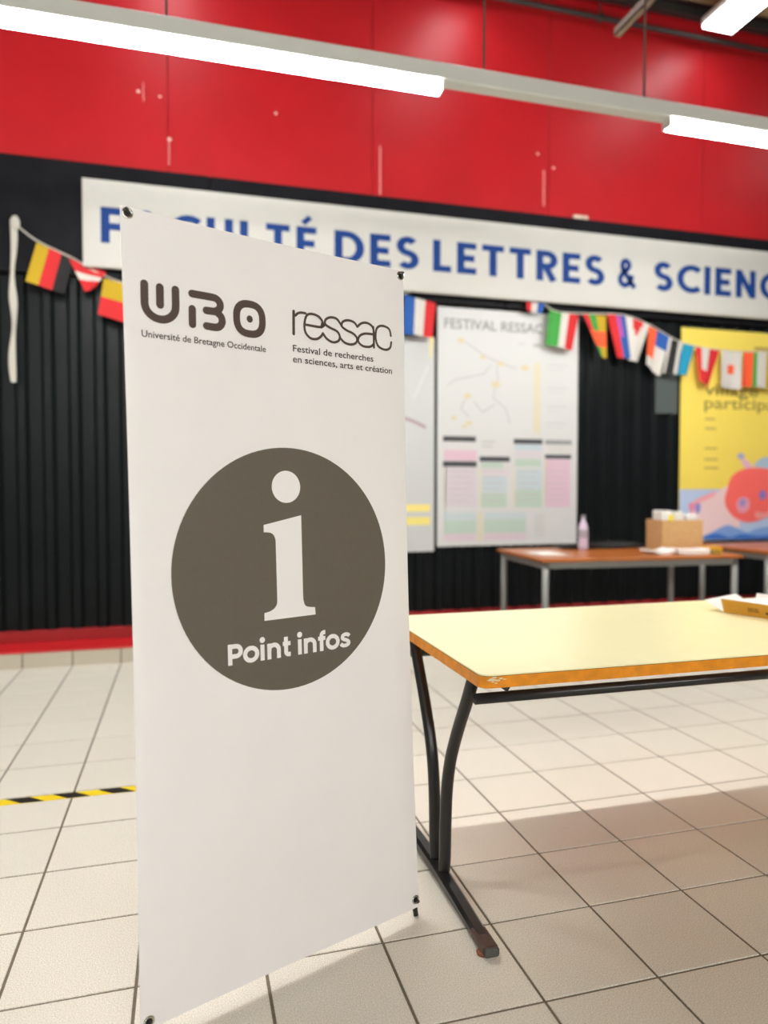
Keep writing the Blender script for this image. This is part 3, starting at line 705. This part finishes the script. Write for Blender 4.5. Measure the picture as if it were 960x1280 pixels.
# --- print: disc and i
Flat().disc(.3965, .994, .3028, .3035, 96).obj('printed_disc', bmap(1), M_PRINT, sheet)
Flat().disc(.3940, 1.199, .0405, .0405, 48).obj('symbol_dot', bmap(2), M_PWHITE, sheet)
istem = [(.3285, 1.105), (.4353, 1.1265), (.4353, .922)] + [tuple(q) for q in catmull([(.4356, .912), (.4395, .8985), (.4480, .8920), (.4700, .8885)], 5)] + [(.4710, .8695), (.3245, .8690), (.3250, .8880)] + \
        [tuple(q) for q in catmull([(.3400, .8905), (.3520, .8965), (.3595, .9060), (.3612, .9180)], 5)] + [(.3608, 1.058)] + [tuple(q) for q in catmull([(.3600, 1.070), (.3545, 1.0800), (.3450, 1.0855), (.3285, 1.0870)], 5)]
Flat().poly(istem).obj('symbol_stem', bmap(2), M_PWHITE, sheet)
# --- Point infos
B0 = .7727; sw = .0110
def L_(F): F.move(0, B0).obj('printed_letter', bmap(2), M_PWHITE, sheet)
L_(Flat().stroke([(.2318, 0), (.2318, .0500)], sw).stroke([(.2318, .0442)] + arc(.2475, .0323, .0119, .0119, 90, -90, 14) + [(.2318, .0204)], sw))
for cx in (.2868, .5211): L_(Flat().stroke(arc(cx, .0197, .0160, .0150, 0, 360, 36)[:-1], sw, closed=True))
for cx in (.3172, .4222): L_(Flat().stroke([(cx, 0), (cx, .0388)], sw).disc(cx, .0503, .0074, n=20))
for dx in (0, .1037): L_(Flat().stroke([(.3357+dx, 0), (.3357+dx, .0388)], sw).stroke([(.3362+dx, .018)] + arc(.3488+dx, .0216, .0133, .0126, 165, 0, 14) + [(.3621+dx, 0)], sw))
L_(Flat().stroke([(.3826, .0500), (.3826, .0130)] + arc(.3898, .0130, .0072, .0073, 190, 270, 6) + [(.3955, .0057)], sw).stroke([(.3735, .0330), (.3955, .0330)], .0105))
L_(Flat().stroke([(.4868, 0), (.4868, .040)] + arc(.4950, .0400, .0082, .0080, 175, 90, 7) + [(.4990, .0480)], sw).stroke([(.4765, .0330), (.4985, .0330)], .0105))
L_(Flat().stroke(catmull([(.5735, .0290), (.5690, .0335), (.5600, .0345), (.5525, .0310), (.5520, .0250), (.5580, .0210), (.5660, .0180), (.5715, .0130), (.5690, .0075), (.5600, .0050), (.5510, .0065), (.5465, .0110)], 4), .0100))
# --- UBO logo (round strokes)
LW_ = .0180
def G(F, m=M_LOGO, name='logo_letter', lay=1): F.obj(name, bmap(lay), m, sheet)
G(Flat().stroke([(.0490, 1.652), (.0487, 1.612)] + arc(.0842, 1.610, .0355, .0330, 180, 360, 18) + [(.1199, 1.612), (.1201, 1.650)], LW_, caps='round'))
G(Flat().stroke([(.0841, 1.6495), (.0837, 1.610)], LW_, caps='round'))
G(Flat().stroke([(.1594, 1.6475), (.2095, 1.6470)] + arc(.2110, 1.6305, .0180, .0163, 85, -75, 12) + [(.2150, 1.6140), (.1935, 1.6135)], LW_, caps='round'))
G(Flat().stroke(arc(.2150, 1.5945, .0180, .0178, 62, -90, 12) + [(.2100, 1.5765), (.1932, 1.5770)], LW_, caps='round'))
G(Flat().stroke([(.1592, 1.6120), (.1588, 1.5765)], LW_, caps='round'))
ring = [(.3048 + .0345*abs(math.cos(t))**.78*(1 if math.cos(t) > 0 else -1), 1.6090 + .0365*abs(math.sin(t))**.78*(1 if math.sin(t) > 0 else -1)) for t in [2*PI*k/48 for k in range(48)]]
G(Flat().stroke(ring, LW_, closed=True)); G(Flat().disc(.3050, 1.6090, .0082, .0088, 20))
G(text_flat('Université de Bretagne Occidentale', .0404, 1.5330, .3066, .0152, .009), M_TEXT, 'caption_text')
# --- ressac logo (thin joined strokes)
RS = {'r': [(.4632, 1.6461), (.4500, 1.6460), (.4400, 1.6425), (.4330, 1.6360)],
 'e': [(.4632, 1.6169), (.5108, 1.6171), (.5141, 1.6304), (.5033, 1.6431), (.4830, 1.6472), (.4667, 1.6413), (.4593, 1.6191), (.4618, 1.5967), (.4771, 1.5835), (.4954, 1.5841), (.5080, 1.5922), (.5144, 1.6012)],
 's': [(.5693, 1.6347), (.5577, 1.6457), (.5387, 1.6465), (.5238, 1.6383), (.5226, 1.6263), (.5379, 1.6187), (.5588, 1.6122), (.5669, 1.5998), (.5623, 1.5873), (.5451, 1.5815), (.5265, 1.5881), (.5144, 1.6012)],
 's2': [(.6246, 1.6332), (.6139, 1.6439), (.5943, 1.6466), (.5777, 1.6402), (.5743, 1.6281), (.5891, 1.6192), (.6107, 1.6129), (.6226, 1.6016), (.6187, 1.5889), (.6031, 1.5826), (.5836, 1.5845), (.5689, 1.5947)],
 'a': [(.6246, 1.6332), (.6383, 1.6444), (.6564, 1.6481), (.6734, 1.6418), (.6793, 1.6276), (.6790, 1.6050), (.6787, 1.5833)],
 'a2': [(.6781, 1.6195), (.6486, 1.6176), (.6304, 1.6081), (.6268, 1.5929), (.6429, 1.5827), (.6655, 1.5839), (.6772, 1.5917)],
 'c': [(.7388, 1.6234), (.7337, 1.6407), (.7161, 1.6470), (.6983, 1.6446), (.6877, 1.6325), (.6859, 1.6060), (.6954, 1.5876), (.7184, 1.5816), (.7352, 1.5894), (.7396, 1.6052)],
 'j1': [(.5141, 1.6304), (.5108, 1.6171), (.5226, 1.6263)], 'j2': [(.5693, 1.6347), (.5743, 1.6281)], 'j3': [(.5669, 1.5998), (.5689, 1.5947)]}
for k, v in RS.items(): G(Flat().stroke(catmull(v, 4), .0066, caps='round'), M_LOGO, 'logo_letter', 1)
G(Flat().stroke([(.4282, 1.6465), (.4268, 1.5885)], .0078, caps='round')); G(Flat().stroke([(.6785, 1.640), (.6787, 1.586)], .0062, caps='round'))
G(text_flat('Festival de recherches', .4235, 1.5437, .2520, .0170, .010), M_TEXT, 'caption_text')
G(text_flat('en sciences, arts et création', .4228, 1.5166, .3170, .0170, .010), M_TEXT, 'caption_text')
# --- eyelets, hooks and the X frame behind
EY = [(.0155, 1.8015), (.7795, 1.7995), (.7795, .0245), (.0195, .0185)]
for k, (u, v) in enumerate(EY):
    bm = bmesh.new(); n1, n2 = 24, 8; R_, r_ = .0098, .0030; rg = []
    for i in range(n1):
        a = 2*PI*i/n1; rg.append([bm.verts.new((u+(R_+r_*math.cos(2*PI*j/n2))*math.cos(a), bend(u, v)-.0008+r_*.8*math.sin(2*PI*j/n2), v+(R_+r_*math.cos(2*PI*j/n2))*math.sin(a))) for j in range(n2)])
    for i in range(n1):
        for j in range(n2): bm.faces.new((rg[i][j], rg[(i+1) % n1][j], rg[(i+1) % n1][(j+1) % n2], rg[i][(j+1) % n2]))
    bm_obj('eyelet', bm, M_STEEL, sheet, smooth=True)
    Flat().disc(u, v, .0072, n=16).obj('eyelet_hole', bmap(1), M_ROD, sheet)
hub = (.397, .17, .80)
fr = tube_obj('frame_hub', [(.397, .135, .80), (.397, .205, .80)], .032, M_ROD, bn, 14)
ends = [(.0155, .012, 1.815), (.7825, .012, 1.812), (.7825, .014, .005), (.0175, .014, .005)]
for k, (e, (u, v)) in enumerate(zip(ends, EY)):
    rd = tube_obj('frame_rod', [hub, e], .005, M_ROD, bn, 8)
    tube_obj('rod_hook', catmull([e, (e[0]+(.004 if u > .4 else -.002), -.004, v + (.010 if v > 1 else -.006)), (u, -.007, v+.002), (u-.002, -.004, v-.002)], 4), .0026, M_ROD, rd, 8)
for u in (.7825, .0175): tube_obj('foot_tip', [(u, .012, .008), (u+.004, .010, -.0255)], .0075, M_ROD, bn, 10)
tube_obj('rear_leg', [hub, (.397, .62, -.049)], .006, M_ROD, bn, 8)
